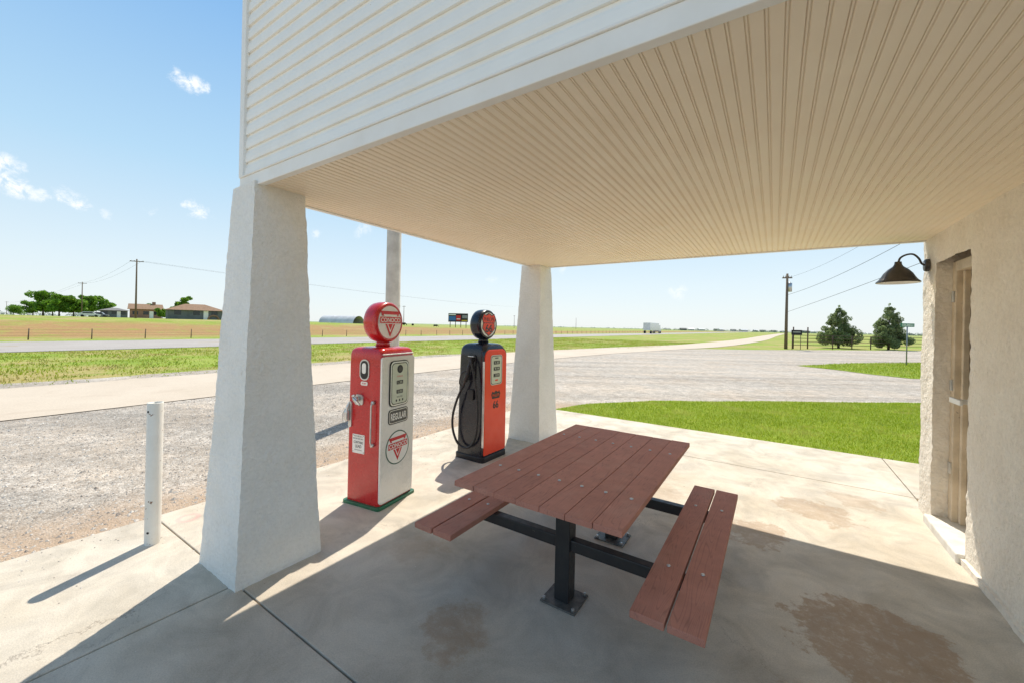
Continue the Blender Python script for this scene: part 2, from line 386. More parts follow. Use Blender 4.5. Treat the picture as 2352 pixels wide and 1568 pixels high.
for y in range(-60,400,12):
    mb.add([(-36.2,y,-.024),(-36.06,y,-.024),(-36.06,y+3.5,-.024),(-36.2,y+3.5,-.024)],[(0,1,2,3)],'yellow')
struct(mb.obj('road_marking'))
mb=MB(); gp=.005
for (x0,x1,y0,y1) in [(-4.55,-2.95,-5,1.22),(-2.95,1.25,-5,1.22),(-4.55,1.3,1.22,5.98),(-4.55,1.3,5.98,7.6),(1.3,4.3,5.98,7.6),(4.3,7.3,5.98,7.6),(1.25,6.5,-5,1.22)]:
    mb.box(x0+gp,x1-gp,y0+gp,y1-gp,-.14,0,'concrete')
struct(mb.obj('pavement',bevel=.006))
lawn=[(-3.95,7.66),(14,7.66),(15,18.5),(8,17.2),(3.2,14.6),(0,12.2),(-2.5,10.2),(-3.6,8.7)]
sheet('lawn',lawn,-.022,'lawn',.12,.3)
patch=[(1.2,26.2),(4.6,22.6),(12,26),(22,40),(9,37),(3.6,30.5)]
sheet('grass_patch',patch,-.022,'lawn',.4,.6)

def inpoly(x,y,P):
    c=np.zeros(len(x),bool); n=len(P)
    for i in range(n):
        x1,y1=P[i];x2,y2=P[(i+1)%n]
        if y1==y2: continue
        k=((y1>y)!=(y2>y))&(x<(x2-x1)*(y-y1)/(y2-y1)+x1); c^=k
    return c
def tri_mesh(name,V,mat,kind='stuff'):
    n=len(V); me=bpy.data.meshes.new(name); me.vertices.add(n); me.vertices.foreach_set('co',V.astype(np.float32).ravel())
    nf=n//3; me.loops.add(n); me.polygons.add(nf)
    me.loops.foreach_set('vertex_index',np.arange(n,dtype=np.int32))
    me.polygons.foreach_set('loop_start',np.arange(0,n,3,dtype=np.int32))
    me.polygons.foreach_set('loop_total',np.full(nf,3,dtype=np.int32))
    me.materials.append(M[mat]); me.update(); me.validate()
    o=bpy.data.objects.new(name,me); col.objects.link(o)
    if kind: o['kind']=kind
    return o
def blades(name,P,n,h,w,mat,z,clump=None):
    P=[(float(a),float(b)) for a,b in P]
    xs=[p[0] for p in P]; ys=[p[1] for p in P]
    x=rng.uniform(min(xs),max(xs),n*2); y=rng.uniform(min(ys),max(ys),n*2)
    k=inpoly(x,y,P); x=x[k][:n]; y=y[k][:n]
    if clump:
        q=np.sin(x*1.3+np.sin(y*.9)*2)*np.cos(y*1.1+np.sin(x*.7)*2)+rng.normal(0,.5,len(x)); s=q>clump; x=x[s];y=y[s]
    n=len(x); a=rng.uniform(0,2*np.pi,n); hh=h*rng.uniform(.4,1.25,n); ww=w*rng.uniform(.6,1.3,n)
    lx=rng.normal(0,.35,n)*hh; ly=rng.normal(0,.35,n)*hh
    V=np.zeros((n,3,3)); zz=np.full(n,z)
    V[:,0]=np.stack([x-np.cos(a)*ww,y-np.sin(a)*ww,zz],1); V[:,1]=np.stack([x+np.cos(a)*ww,y+np.sin(a)*ww,zz],1)
    V[:,2]=np.stack([x+lx,y+ly,zz+hh],1)
    return tri_mesh(name,V.reshape(-1,3),mat)
blades('lawn_grass',[(-3.9,7.67),(8,7.67),(9,17.2),(3.2,14.5),(0,12.1),(-2.5,10.1),(-3.6,8.7)],140000,.045,.0045,'blade',-.024)
blades('lawn_grass',patch,26000,.09,.012,'blade',-.024)
blades('verge_grass',[(-30,-20),(-17.2,-20),(-17.0,14),(-14.5,26),(-9.8,38),(-8.5,60),(-30,60)],100000,.085,.018,'verge',-.05,-.2)
blades('verge_grass',[(-17.4,-20),(-15.5,-20),(-15.5,20),(-17.4,20)],7000,.06,.01,'verge',-.034,.3)
n=30000
x=rng.uniform(-10.7,-4.58,n); y=rng.uniform(-2.5,9,n); 
s=rng.gamma(2.2,.0032,n)+.003
oct_=np.array([(1,0,0),(0,1,0),(-1,0,0),(0,-1,0),(0,0,1)],float); F=[(0,1,4),(1,2,4),(2,3,4),(3,0,4)]
a=rng.uniform(0,6.28,n); jit=rng.uniform(.6,1.2,(n,5,1))
pv=oct_[None]*jit*s[:,None,None]; pv[:,:,2]*=.7
ca,sa=np.cos(a)[:,None],np.sin(a)[:,None]
px=pv[:,:,0]*ca-pv[:,:,1]*sa+x[:,None]; py=pv[:,:,0]*sa+pv[:,:,1]*ca+y[:,None]; pz=pv[:,:,2]-.033
pp=np.stack([px,py,pz],2)
me=bpy.data.meshes.new('gravel_stones'); me.from_pydata(pp.reshape(-1,3).tolist(),[],[[5*i+q for q in f] for i in range(n) for f in F]); me.materials.append(M['stone'])
o=bpy.data.objects.new('gravel_stones',me); col.objects.link(o); o['kind']='stuff'
n=1500
x=-4.55+rng.gamma(1.1,.45,n); y=rng.uniform(-.5,7.4,n); s=rng.gamma(2,.0014,n)+.0012
a=rng.uniform(0,6.28,n); jit=rng.uniform(.6,1.2,(n,5,1)); pv=oct_[None]*jit*s[:,None,None]; ca,sa=np.cos(a)[:,None],np.sin(a)[:,None]
pp=np.stack([pv[:,:,0]*ca-pv[:,:,1]*sa+x[:,None],pv[:,:,0]*sa+pv[:,:,1]*ca+y[:,None],pv[:,:,2]*.8],2)
me=bpy.data.meshes.new('loose_grit'); me.from_pydata(pp.reshape(-1,3).tolist(),[],[[5*i+q for q in f] for i in range(n) for f in F]); me.materials.append(M['stone'])
o=bpy.data.objects.new('loose_grit',me); col.objects.link(o); o['kind']='stuff'

# ------------------------------------------------------------------ station building
ST=empty('gas_station',(0,0,0)); top(ST,'white stucco roadside station with tapered columns and siding-clad canopy','building')
CX0,CX1,CY0,CY1,CZ=-3.22,1.25,1.33,5.6,2.69
def rough_grid_box(mb,x0,x1,y0,y1,z0,z1,mat,step=.06,amp=.006,taper=None,sc=5,fine=.003):
    def face(o,u,v,lu,lv):
        nu=max(1,int(lu/step)); nv=max(1,int(lv/step)); o=Vector(o);u=Vector(u);v=Vector(v); vs=[];fs=[]
        for j in range(nv+1):
            for i in range(nu+1):
                p=o+u*(lu*i/nu)+v*(lv*j/nv)
                if taper:
                    k=taper(p.z); cx=(x0+x1)/2;cy=(y0+y1)/2; p=Vector((cx+(p.x-cx)*k,cy+(p.y-cy)*k,p.z))
                d=noise.noise_vector(p*sc)*amp+noise.noise_vector(p*sc*3.3)*amp*.5+noise.noise_vector(p*26)*fine
                vs.append(p+d)
        for j in range(nv):
            for i in range(nu): fs.append((j*(nu+1)+i,j*(nu+1)+i+1,(j+1)*(nu+1)+i+1,(j+1)*(nu+1)+i))
        mb.add(vs,fs,mat,True)
    X,Y,Z=x1-x0,y1-y0,z1-z0
    face((x0,y0,z0),(1,0,0),(0,0,1),X,Z); face((x1,y0,z0),(0,1,0),(0,0,1),Y,Z)
    face((x1,y1,z0),(-1,0,0),(0,0,1),X,Z); face((x0,y1,z0),(0,-1,0),(0,0,1),Y,Z)
    face((x0,y0,z1),(1,0,0),(0,1,0),X,Y)
    return mb
for (x0,x1,y0,y1) in [(-3.43,-2.86,1.175,1.755),(-3.46,-2.90,5.20,5.79)]:
    mb=MB(); rough_grid_box(mb,x0,x1,y0,y1,-.02,CZ+.01,'stucco',.016,.0055,lambda z:1-.40*(z/2.69)**.9 if z>0 else 1,3.5,.0038)
    mb.obj('column',ST)
mb=MB()
rough_grid_box(mb,1.25,1.52,5.29,5.66,-.02,2.70,'wallstucco',.018,.009,fine=.0045)
rough_grid_box(mb,1.25,1.52,1.33,4.48,-.02,2.70,'wallstucco',.022,.009,fine=.0045)
rough_grid_box(mb,1.25,1.52,4.48,5.29,2.42,2.70,'wallstucco',.018,.009,fine=.0045)
rough_grid_box(mb,1.52,6.5,1.33,5.66,-.02,2.70,'wallstucco',.3,.004)
rough_grid_box(mb,1.225,1.26,1.33,4.46,-.02,.05,'wallstucco',.025,.009)
mb.obj('wall',ST)
mb=MB().box(1.2,1.5,4.47,5.30,-.02,.075,'sill'); mb.obj('threshold',ST,bevel=.015)
dr=MB().box(1.455,1.50,4.56,5.21,.09,2.33,'doorpaint')
dr.box(1.446,1.456,4.64,4.86,.2,1.0,'doorpaint').box(1.446,1.456,4.92,5.13,.2,1.0,'doorpaint').box(1.446,1.456,4.64,5.13,1.15,2.2,'glass')
DOOR=dr.obj('door',ST,bevel=.004)
fr=MB().box(1.36,1.50,4.48,4.56,.075,2.42,'doorpaint').box(1.36,1.50,5.20,5.29,.075,2.42,'doorpaint').box(1.36,1.50,4.56,5.20,2.33,2.42,'doorpaint').box(1.40,1.44,5.15,5.20,.075,2.33,'doorpaint')
fr.obj('frame',DOOR,bevel=.006)
MB().box(1.30,1.455,4.93,4.965,1.17,1.21,'whitemark').box(1.29,1.31,4.80,5.04,1.17,1.215,'whitemark').obj('handle',DOOR,bevel=.004)
hg=MB().box(1.345,1.362,5.215,5.26,0,.10,'alum').obj('hinge',DOOR,bevel=.003,loc=(0,0,.5)); copies(hg,DOOR,[(0,0,1.25),(0,0,2.05)])
mb=MB(); per=.052; prof=[]; x=CX0+.02
while x<CX1+.3:
    prof+= [(x,0),(x+.036,0),(x+.0375,.0045),(x+.039,.0045),(x+.0405,.0),(x+.045,.0),(x+.0465,.0045),(x+.048,.0045)]; x+=per
vs=[];
for (px,pz) in prof:
    vs+= [(px,CY0+.02,CZ+pz),(px,CY1-.01,CZ+pz)]
fs=[(2*i,2*i+1,2*i+3,2*i+2) for i in range(len(prof)-1)]
mb.add(vs,fs,'soffit'); mb.box(CX0+.02,6.5,CY0+.02,CY1-.02,CZ+.02,CZ+.06,'soffit'); mb.obj('canopy_ceiling',ST)
mb=MB(); lap=.098; z0=CZ+.085; zt=5.7
k=int((zt-z0)/lap); pf=[]
for i in range(k):
    z=z0+i*lap; pf+= [(z,.0),(z,.015),(z+.022,.016),(z+lap*.62,.012),(z+lap*.80,.004),(z+lap*.985,.002)]
def run(o,u,nrm,L):
    o=Vector(o);u=Vector(u);nrm=Vector(nrm); vs=[]
    for (z,d) in pf:
        a=o+nrm*d; vs+= [(a.x,a.y,z),((a+u*L).x,(a+u*L).y,z)]
    mb.add(vs,[(2*i,2*i+1,2*i+3,2*i+2) for i in range(len(pf)-1)],'siding')
run((CX0,CY0,0),(1,0,0),(0,-1,0),9.7); run((CX0,CY1,0),(0,-1,0),(-1,0,0),CY1-CY0); run((6.5,CY1,0),(-1,0,0),(0,1,0),9.7)
mb.obj('upper_wall',ST)
mb=MB()
mb.box(CX0-.022,6.5,CY0-.024,CY0+.02,CZ-.012,CZ+.075,'trim'); mb.box(CX0-.022,6.5,CY0-.032,CY0-.002,CZ+.075,CZ+.088,'trim')
mb.box(CX0-.024,CX0+.02,CY0+.02,CY1-.02,CZ-.012,CZ+.075,'trim')
mb.box(CX0-.022,6.5,CY1-.02,CY1+.024,CZ-.012,CZ+.075,'trim')
mb.box(CX0-.03,CX0+.035,CY0-.03,CY0-.001,CZ+.088,zt,'trim'); mb.box(CX0-.032,CX0-.001,CY0+.001,CY0+.05,CZ+.088,zt,'trim')
mb.obj('trim',ST,bevel=.004)
MB().box(CX0-.3,6.8,CY0-.25,CY1+.25,zt,zt+.15,'roofg').add([(CX0-.3,CY0-.25,zt+.15),(6.8,CY0-.25,zt+.15),(6.8,CY1+.25,zt+.15),(CX0-.3,CY1+.25,zt+.15),(CX0+1.5,3.46,zt+1.3),(6.8,3.46,zt+1.3)],[(0,1,5,4),(2,3,4,5),(3,0,4),(1,2,5)],'roofg').obj('roof',ST)

# ------------------------------------------------------------------ wall lamp
L=empty('wall_lamp',(1.25,5.5,2.43)); top(L,'dark gooseneck barn lamp fixed to the stucco wall corner','lamp')
MB().lathe([(-.03,.0),(-.03,.055),(-.015,.062),(.0,.062)],'copper','x').obj('mounting_plate',L)
MB().tube(smooth_path([(-.02,0,0),(-.05,0,.02),(-.07,0,.07),(-.11,0,.115),(-.16,0,.115),(-.205,0,.085),(-.22,0,.03)],6),.009,'copper').obj('arm',L)
k=.82
SH=MB().lathe([(.05,.0),(.048,.026),(.02,.030),(.0,.05*k),(-.03,.095*k),(-.07,.135*k),(-.11,.16*k),(-.135,.18*k),(-.155,.205*k),(-.165,.205*k)],'copper',c=(-.22,0,0)).lathe([(-.165,.204*k),(-.155,.198*k),(-.135,.174*k),(-.11,.154*k),(-.07,.128*k),(-.03,.08*k)],'lampin',c=(-.22,0,0)).obj('lamp_shade',L)
MB().lathe([(-.05,.015),(-.07,.02),(-.10,.035),(-.13,.03),(-.145,.0)],'bulb',c=(-.22,0,0),n=16).obj('bulb',L)

# ------------------------------------------------------------------ picnic table
T=empty('picnic_table',(-1.12,2.8,0)); top(T,'picnic table with reddish-brown composite planks on black steel pedestal','picnic table')
def planks(x0,x1,y0,y1,z,nn,gap=.0035,th=.032):
    mb=MB(); w=(x1-x0-gap*(nn-1))/nn
    for i in range(nn):
        a=x0+i*(w+gap); e=random.uniform(-.004,.004); zz=random.uniform(-.001,.001); mb.box(a,a+w,y0+e,y1+e,z-th,z+zz,'plank')
    return mb
TT=planks(-.53,.53,-.91,.91,.78,7).obj('table_top',T,bevel=.002)
BOLT=MB().lathe([(0,.011),(.0035,.010),(.0055,.005),(.006,0)],'bolt',n=12)
b0=None
def bolts(parent,lst):
    global b0
    for l in lst:
        if b0 is None: b0=BOLT.obj('bolt',parent,loc=l)
        else: copies(b0,parent,[l])
bolts(TT,[(-.53+.152*(i+.5),y,.782) for i in range(7) for y in (-.52,.48)])
for k,(x0,x1) in enumerate([(-.84,-.53),(.58,.90)]):
    s_=planks(x0,x1,-.94,.87,.445,2,.012,.036).obj('seat',T,bevel=.004)
    bolts(s_,[(x0+.075,-.47,.447),(x1-.075,-.45,.447),(x0+.075,.44,.447),(x1-.075,.46,.447)])
for y in (-.45,.47):
    mb=MB().box(-.03,.07,y-.05,y+.05,.012,.70,'iron').box(-.44,.44,y-.03,y+.03,.70,.747,'iron'); mb.obj('leg',T,bevel=.006)
    MB().box(-.80,.86,y-.032,y+.032,.335,.408,'iron').obj('crossbeam',T,bevel=.006)
    mb=MB().box(-.10,.14,y-.11,y+.11,0,.012,'galv')
    for a in(-.08,.12):
        for b_ in (-.09,.09): mb.cyl((a,y+b_,.012),(a,y+b_,.03),.011,'bolt',n=6)
    mb.obj('foot_plate',T,bevel=.002)

# ------------------------------------------------------------------ pumps
FR=lambda x:((x,0,0),(0,1,0),(0,0,1),(1,0,0))
FS=lambda y:((0,y,0),(1,0,0),(0,0,1),(0,-1,0))
def body_loft(mb,secs,mat,seg=6):
    vs=[];fs=[];k=None
    for (z,hx,hy,r) in secs:
        p=rrpts(0,0,2*hx,2*hy,r,seg); k=len(p); vs+= [(a,b,z) for a,b in p]
    for i in range(len(secs)-1):
        for j in range(k): q=(j+1)%k; fs.append((i*k+j,i*k+q,(i+1)*k+q,(i+1)*k+j))
    fs.append(tuple(range(len(vs)-k,len(vs))))
    mb.add(vs,fs,mat,True); return mb
def triangle_logo(mb,fr,cx,cy,s,n):
    def tri(k,dy=0): return [(cx-s*k,cy+dy+.80*s*k),(cx+0,cy+dy-1.05*s*k),(cx+s*k,cy+dy+.80*s*k)][::-1]
    mb.poly(fr,tri(1.0),n,n+.001,'redmark'); mb.poly(fr,tri(.70,.0),n,n+.002,'whitemark'); mb.poly(fr,tri(.54,.0),n,n+.003,'redmark')
    mb.rr(fr,cx,cy+.16*s,2.20*s,.56*s,.04*s,n,n+.004,'whitemark'); mb.rr(fr,cx,cy+.16*s,2.12*s,.46*s,.03*s,n,n+.005,'redmark')
    mb.text(fr,'CONOCO',cx,cy+.16*s,1.98*s,.33*s,n+.0058,'whitemark',.02)
P1=empty('gas_pump',(-3.30,2.645,0),math.radians(8)); top(P1,'vintage red and white gas pump with round globe on green base','gas pump','vintage gas pumps under the canopy')
hx,hy=.205,.235
b1=body_loft(MB(),[(.025,hx,hy,.02),(.10,hx,hy,.02),(.8,hx-.001,hy-.002,.02),(1.36,hx-.002,hy-.003,.022),(1.445,hx-.003,hy-.004,.025),(1.476,hx-.007,hy-.009,.03),(1.495,hx-.016,hy-.02,.04),(1.507,hx-.032,hy-.038,.05),(1.513,hx-.055,hy-.065,.06),(1.517,hx-.11,hy-.13,.06)],'red').obj('body',P1)
MB().poly(((0,0,0),(1,0,0),(0,1,0),(0,0,1)),rrpts(0,0,.47,.53,.03),0,.028,'green').obj('base',P1,bevel=.005)
fp=MB(); f=FR(hx); fp.rr(f,0,.735,.462,1.39,.03,-.01,.010,'white'); fp.rr(f,0,1.452,.43,.010,.004,-.01,.008,'alum')
FP=fp.obj('front_panel',P1,bevel=.004)
f=FR(hx+.010)
w=MB().rr(f,0,1.165,.27,.445,.05,0,.008,'blackmark').rr(f,0,1.165,.252,.427,.045,0,.012,'alum').rr(f,0,1.165,.228,.403,.038,0,.0122,'blackmark').rr(f,0,1.165,.212,.387,.035,0,.0128,'dial')
w.rr(f,0,1.305,.08,.08,.04,.0128,.0145,'blackmark').rr(f,0,1.305,.045,.045,.022,.0145,.016,'copper')
for zz,txt,c_ in ((1.235,'SALE','redmark'),(1.175,'1.25',None),(1.085,'5.03',None),(1.035,'GALLONS','blackmark')):
    if c_: w.text(f,txt,0,zz,.08,.014,.0134,c_,.01)
    else:
        w.rr(f,0,zz,.09,.036,.006,.0128,.015,'blackmark'); w.text(f,txt,0,zz,.066,.022,.0155,'dial',.01)
for a in (-.045,0,.045): w.rr(f,a,1.0,.016,.022,.002,.0128,.0142,'blackmark')
w.obj('dial_window',P1)
s_=MB().rr(f,0,.845,.28,.145,.035,0,.004,'blackmark').rr(f,0,.845,.262,.127,.03,0,.006,'alum').rr(f,0,.845,.250,.115,.026,0,.007,'plate')
s_.text(f,'REGULAR',0,.845,.222,.068,.0078,'whitemark',.03); s_.obj('sign',P1)
e_=MB().rr(f,0,.535,.33,.33,.165,0,.002,'greenmark',16).rr(f,0,.535,.308,.308,.154,0,.003,'whitemark',16); triangle_logo(e_,f,0,.54,.127,.003); e_.obj('emblem',P1)
f=FS(-hy)
sw=MB().rr(f,0,1.30,.12,.20,.055,-.005,.006,'alum').rr(f,0,1.30,.095,.175,.045,-.005,.008,'blackmark').rr(f,0,1.315,.05,.10,.022,.008,.012,'whitemark').rr(f,0,1.17,.085,.036,.014,-.005,.006,'whitemark').text(f,'PUMP',0,1.17,.055,.016,.0066,'redmark',.01)
sw.obj('side_window',P1)
cr=MB().rr(f,-.06,1.01,.11,.10,.03,-.005,.012,'alum').cyl((-.06,-hy-.01,1.02),(-.06,-hy-.065,1.02),.024,'chrome').tube([(-.075,-hy-.06,1.03),(-.03,-hy-.07,1.01),(.02,-hy-.07,.975)],[.014,.012,.009],'chrome').cyl((-.10,-hy-.05,1.045),(-.06,-hy-.06,1.06),.012,'chrome')
cr.obj('crank_handle',P1)
rl=MB().tube(smooth_path([(.13,-hy,1.0),(.13,-hy-.035,.985),(.13,-hy-.04,.92),(.13,-hy-.04,.70),(.13,-hy-.035,.615),(.13,-hy,.60)],5),.008,'alum')
for zz in (1.0,.60): rl.cyl((.13,-hy,zz),(.13,-hy-.03,zz),.017,'alum')
rl.obj('rail',P1)
nz=MB().rr(FS(-hy),-.172,.86,.04,.25,.018,-.004,.012,'alum').tube(smooth_path([(-.178,-hy-.010,.975),(-.185,-hy-.030,.93),(-.19,-hy-.035,.86),(-.185,-hy-.03,.80)],5),[.009]*4+[.014]*4+[.026]*5+[.020]*3,'alum').tube(smooth_path([(-.18,-hy-.03,.80),(-.215,-hy-.05,.79),(-.222,-hy-.052,.86),(-.20,-hy-.04,.92)],5),.005,'alum')
nz.obj('nozzle',P1)
lp=MB().rr(f,-.06,.585,.155,.18,.006,-.004,.003,'whitemark')
for zz,t_,w_,h_ in ((.658,'FOR USE AS A',.11,.013),(.635,'MOTOR FUEL ONLY',.13,.013),(.60,'CONTAINS',.12,.024),(.562,'LEAD',.08,.028),(.525,'(TETRAETHYL)',.10,.012)): lp.text(f,t_,-.06,zz,w_,h_,.0038,'blackmark',.015)
for a in (-.128,.008):
    for z_ in (.508,.664): lp.rr(f,a,z_,.008,.008,.004,.003,.005,'blackmark',2)
lp.obj('label_plate',P1)
def globe(P,shell,z,r,rx=-.0):
    g_=MB().cyl((0,0,z-r-.045),(0,0,z-r+.03),.075,shell,.06,24)
    g_.lathe([(-.085,r*.80),(-.09,r*.88),(-.07,r*.97),(-.03,r),(.03,r),(.07,r*.97),(.09,r*.88),(.085,r*.80)],shell,'x',(0,0,z),48)
    G=g_.obj('globe',P)
    l=MB()
    for s in (1,-1):
        l.lathe([(s*.084,r*.85),(s*.088,r*.5),(s*.089,0)],'whitemark','x',(0,0,z),48)
    return G,l
G,l=globe(P1,'red',1.755,.203)
fG=((.0895,0,0),(0,1,0),(0,0,1),(1,0,0)); triangle_logo(l,fG,0,1.755,.138,.0005)
l.obj('globe_face',G)
P2=empty('gas_pump',(-3.285,4.285,0),math.radians(-1)); top(P2,'vintage dark and orange gas pump with black hose and round globe','gas pump','vintage gas pumps under the canopy')
hx,hy=.225,.25
body_loft(MB(),[(.06,hx,hy,.05),(.12,hx,hy,.05),(.9,hx-.003,hy-.003,.055),(1.34,hx-.008,hy-.008,.06),(1.43,hx-.013,hy-.012,.065),(1.468,hx-.025,hy-.025,.07),(1.493,hx-.045,hy-.048,.075),(1.507,hx-.075,hy-.08,.075),(1.515,hx-.13,hy-.14,.07)],'navy').obj('body',P2)
MB().poly(((0,0,0),(1,0,0),(0,1,0),(0,0,1)),rrpts(0,0,.48,.53,.05),0,.07,'blackmark').obj('base',P2,bevel=.012)
f=((hx-.004,0,0),(0,1,0),(-.006,0,1),(1,0,.006))
def arch_pts(w,z0,z1,rb,rt,seg=8):
    a=rrpts(0,(z0+z1)/2,w,z1-z0,rt,seg); b=rrpts(0,(z0+z1)/2,w,z1-z0,rb,seg); k=2*(seg+1); return a[:k]+b[k:]
MB().poly(f,arch_pts(.47,.085,1.435,.02,.10),-.03,.014,'orange').obj('front_panel',P2,bevel=.010,seg=3)
mb=MB(); mb.poly(f,arch_pts(.485,.08,1.45,.02,.10),-.03,.004,'navy'); mb.rr(f,-.239,.74,.008,1.1,.003,-.02,.008,'alum'); mb.obj('front_trim',P2)
w=MB().rr(f,.0,1.17,.25,.39,.04,.012,.020,'alum').rr(f,0,1.17,.23,.37,.032,.012,.0208,'blackmark').rr(f,0,1.17,.215,.355,.03,.012,.0215,'dial')
for zz in (1.265,1.185,1.10):
    w.rr(f,0,zz,.13,.045,.006,.0215,.023,'blackmark'); w.text(f,{1.265:'3.20',1.185:'9.9',1.10:'.329'}[zz],0,zz,.09,.028,.0235,'dial',.01)
w.rr(f,0,1.035,.06,.02,.004,.0215,.023,'orangemark').rr(f,0,1.325,.07,.012,.004,.0215,.023,'blackmark')
w.obj('dial_window',P2)
def shield(mb,fr,cx,cy,s,n,outer,inner,txtc):
    def sp(k): 
        P=[(-.95,.55),(-.75,.95),(-.45,.80),(0,1.0),(.45,.80),(.75,.95),(.95,.55),(.80,.10),(.88,-.35),(.45,-.72),(0,-1.0),(-.45,-.72),(-.88,-.35),(-.80,.10)]
        return [(cx+a*s*k,cy+b*s*k) for a,b in P][::-1]
    mb.poly(fr,sp(1.0),n,n+.001,outer); mb.poly(fr,sp(.92),n,n+.002,inner)
    mb.rr(fr,cx,cy+.14*s,1.5*s,.06*s,.01,n,n+.003,outer)
    mb.text(fr,'PHILLIPS',cx,cy+.45*s,1.4*s,.34*s,n+.0036,txtc,.0); mb.text(fr,'66',cx,cy-.33*s,.95*s,.70*s,n+.0036,txtc,.02)
eb=MB()
c0=.835; k=1.15; eb.poly(f,[(a*k,c0+b*k) for a,b in [(-.085,.015),(-.065,.05),(-.035,.035),(0,.055),(.035,.035),(.065,.05),(.085,.015),(.07,-.035),(-.07,-.035)]][::-1],.012,.0155,'blackmark')
eb.text(f,'PHILLIPS',0,c0+.002,.15,.038,.0162,'orangemark',.01); eb.text(f,'66',0,.715,.12,.10,.0155,'blackmark',.03)
eb.obj('emblem',P2)
hs=MB().rr(FS(-hy+.01),.02,1.20,.13,.34,.03,-.01,.02,'navy').rr(FS(-hy+.01),.02,.85,.10,.14,.03,-.01,.035,'blackmark').cyl((.04,-hy,1.31),(.04,-hy-.06,1.30),.028,'rubber').box(-.03,.07,-hy-.03,-hy+.02,1.34,1.352,'alum')
hs.obj('nozzle_holder',P2,bevel=.004)
MB().tube(smooth_path([(.04,-hy-.055,1.30),(.08,-hy-.075,1.25),(.13,-hy-.07,1.05),(.17,-hy-.06,.80),(.175,-hy-.055,.50),(.12,-hy-.05,.27),(0,-hy-.05,.17),(-.14,-hy-.055,.20),(-.225,-hy-.065,.36),(-.23,-hy-.07,.56),(-.16,-hy-.07,.78),(-.07,-hy-.07,.95)],8),.0155,'rubber').obj('hose',P2)
nb=MB().tube(smooth_path([(-.07,-hy-.07,.94),(-.035,-hy-.065,1.03),(.0,-hy-.06,1.12),(.015,-hy-.05,1.22),(.02,-hy-.04,1.28)],5),[.017]*5+[.03]*6+[.024]*5+[.014]*5,'iron').tube(smooth_path([(-.07,-hy-.08,.96),(-.10,-hy-.10,1.0),(-.07,-hy-.10,1.12),(-.01,-hy-.07,1.16)],5),.007,'iron')
nb.obj('nozzle',P2)
G,l=globe(P2,'navy',1.755,.20)
fG=((.0895,0,0),(0,1,0),(0,0,1),(1,0,0)); shield(l,fG,0,1.755,.155,.0005,'navy','orangemark','navy'); l.obj('globe_face',G)

# ------------------------------------------------------------------ bollard, steel pole
b=MB().lathe([(0,.05),(1.09,.05),(1.095,.048),(1.095,.043),(.95,.043)],'bollard',n=32).lathe([(.95,.043),(.95,0)],'dark',n=32)
for (a,z) in ((-70,1.03),(-50,.10),(-120,.6)):
    r=.0505; ca,sa=math.cos(math.radians(a)),math.sin(math.radians(a)); b.cyl((ca*r*.98,sa*r*.98,z),(ca*r*1.01,sa*r*1.01,z),.009,'dark',n=12)
b=b.obj('bollard',loc=(-4.02,1.07,0)); top(b,'white painted steel pipe bollard with rust spots on concrete','bollard')
p=MB().lathe([(-.03,.155),(6.0,.145),(6.03,.10),(6.04,0)],'pole',n=36); 
for z in (2.1,4.2): p.lathe([(z,.156),(z+.03,.156)],'pole',n=36)
p=p.obj('pole',loc=(-6.81,5.69,0)); top(p,'thick weathered steel pole standing in the gravel','pole')

# ------------------------------------------------------------------ distant things
def W(px,d):
    Xp=px-1176; r=Xp/915*d; return (r*.8348-d*.5505, r*.5505+d*.8348)
def upole(name,loc,h,arm=2.2,label='weathered wooden utility pole with crossarm in the field',yaw=0,transf=False,group='utility poles along the road'):
    e=empty(name,(loc[0],loc[1],gh(*loc)),yaw); top(e,label,'utility pole',group)
    MB().tube([(0,0,-.1),(0,0,h)],[.16,.10],'wood',12).obj('shaft',e)
    if arm:
        MB().box(-arm/2,arm/2,-.05,.05,h-.5,h-.38,'wood').obj('crossarm',e)
        mi=MB().cyl((0,0,0),(0,0,.18),.05,'bolt',.03,8).obj('insulator',e,loc=(-arm/2+.1,0,h-.38))
        copies(mi,e,[(a,0,h-.38) for a in (-arm/6,arm/6,arm/2-.1)])
    if transf:
        MB().tube([(.25,0,h-1.9),(.25,0,h-1.0),(.25,0,h-.98),(.25,0,h-.85)],[.20,.20,.07,.05],'bolt',16).obj('transformer',e)
    return e
A=W(311,74); B=W(187,126)
upole('utility_pole',A,11,2.0,yaw=1.0); upole('utility_pole',B,11,2.0,yaw=1.0)
upole('utility_pole',W(927,190),10,1.6,yaw=.6); upole('utility_pole',W(1323,330),9.5,0); upole('utility_pole',W(1181,280),9,1.6)
upole('utility_pole',W(14,300),10,2,yaw=1); upole('utility_pole',W(55,260),10,2,yaw=1)
RP=W(1806,42); upole('utility_pole',RP,7.9,.9,'wooden utility pole with grey transformer beside pipe fence',yaw=.3,transf=True)
def wire(a,b,sag,label='dark overhead power line strung between poles',r=.014):
    a=Vector(a);b=Vector(b); pts=[]
    for i in range(25):
        t=i/24; p=a.lerp(b,t); p.z-=sag*4*t*(1-t); pts.append(p)
    o=MB().tube(pts,r,'wire',5).obj('power_line'); top(o,label,'power line','overhead power lines')
q=(RP[0],RP[1])
def E(px,d,z): a=W(px,d); return (a[0],a[1],z)
wire((q[0],q[1],5.6),E(2370,15,8.2),.55); wire((q[0],q[1],3.8),E(2370,15,6.2),.1); wire((q[0],q[1],7.4),E(2370,15,9.6),.8,r=.008)
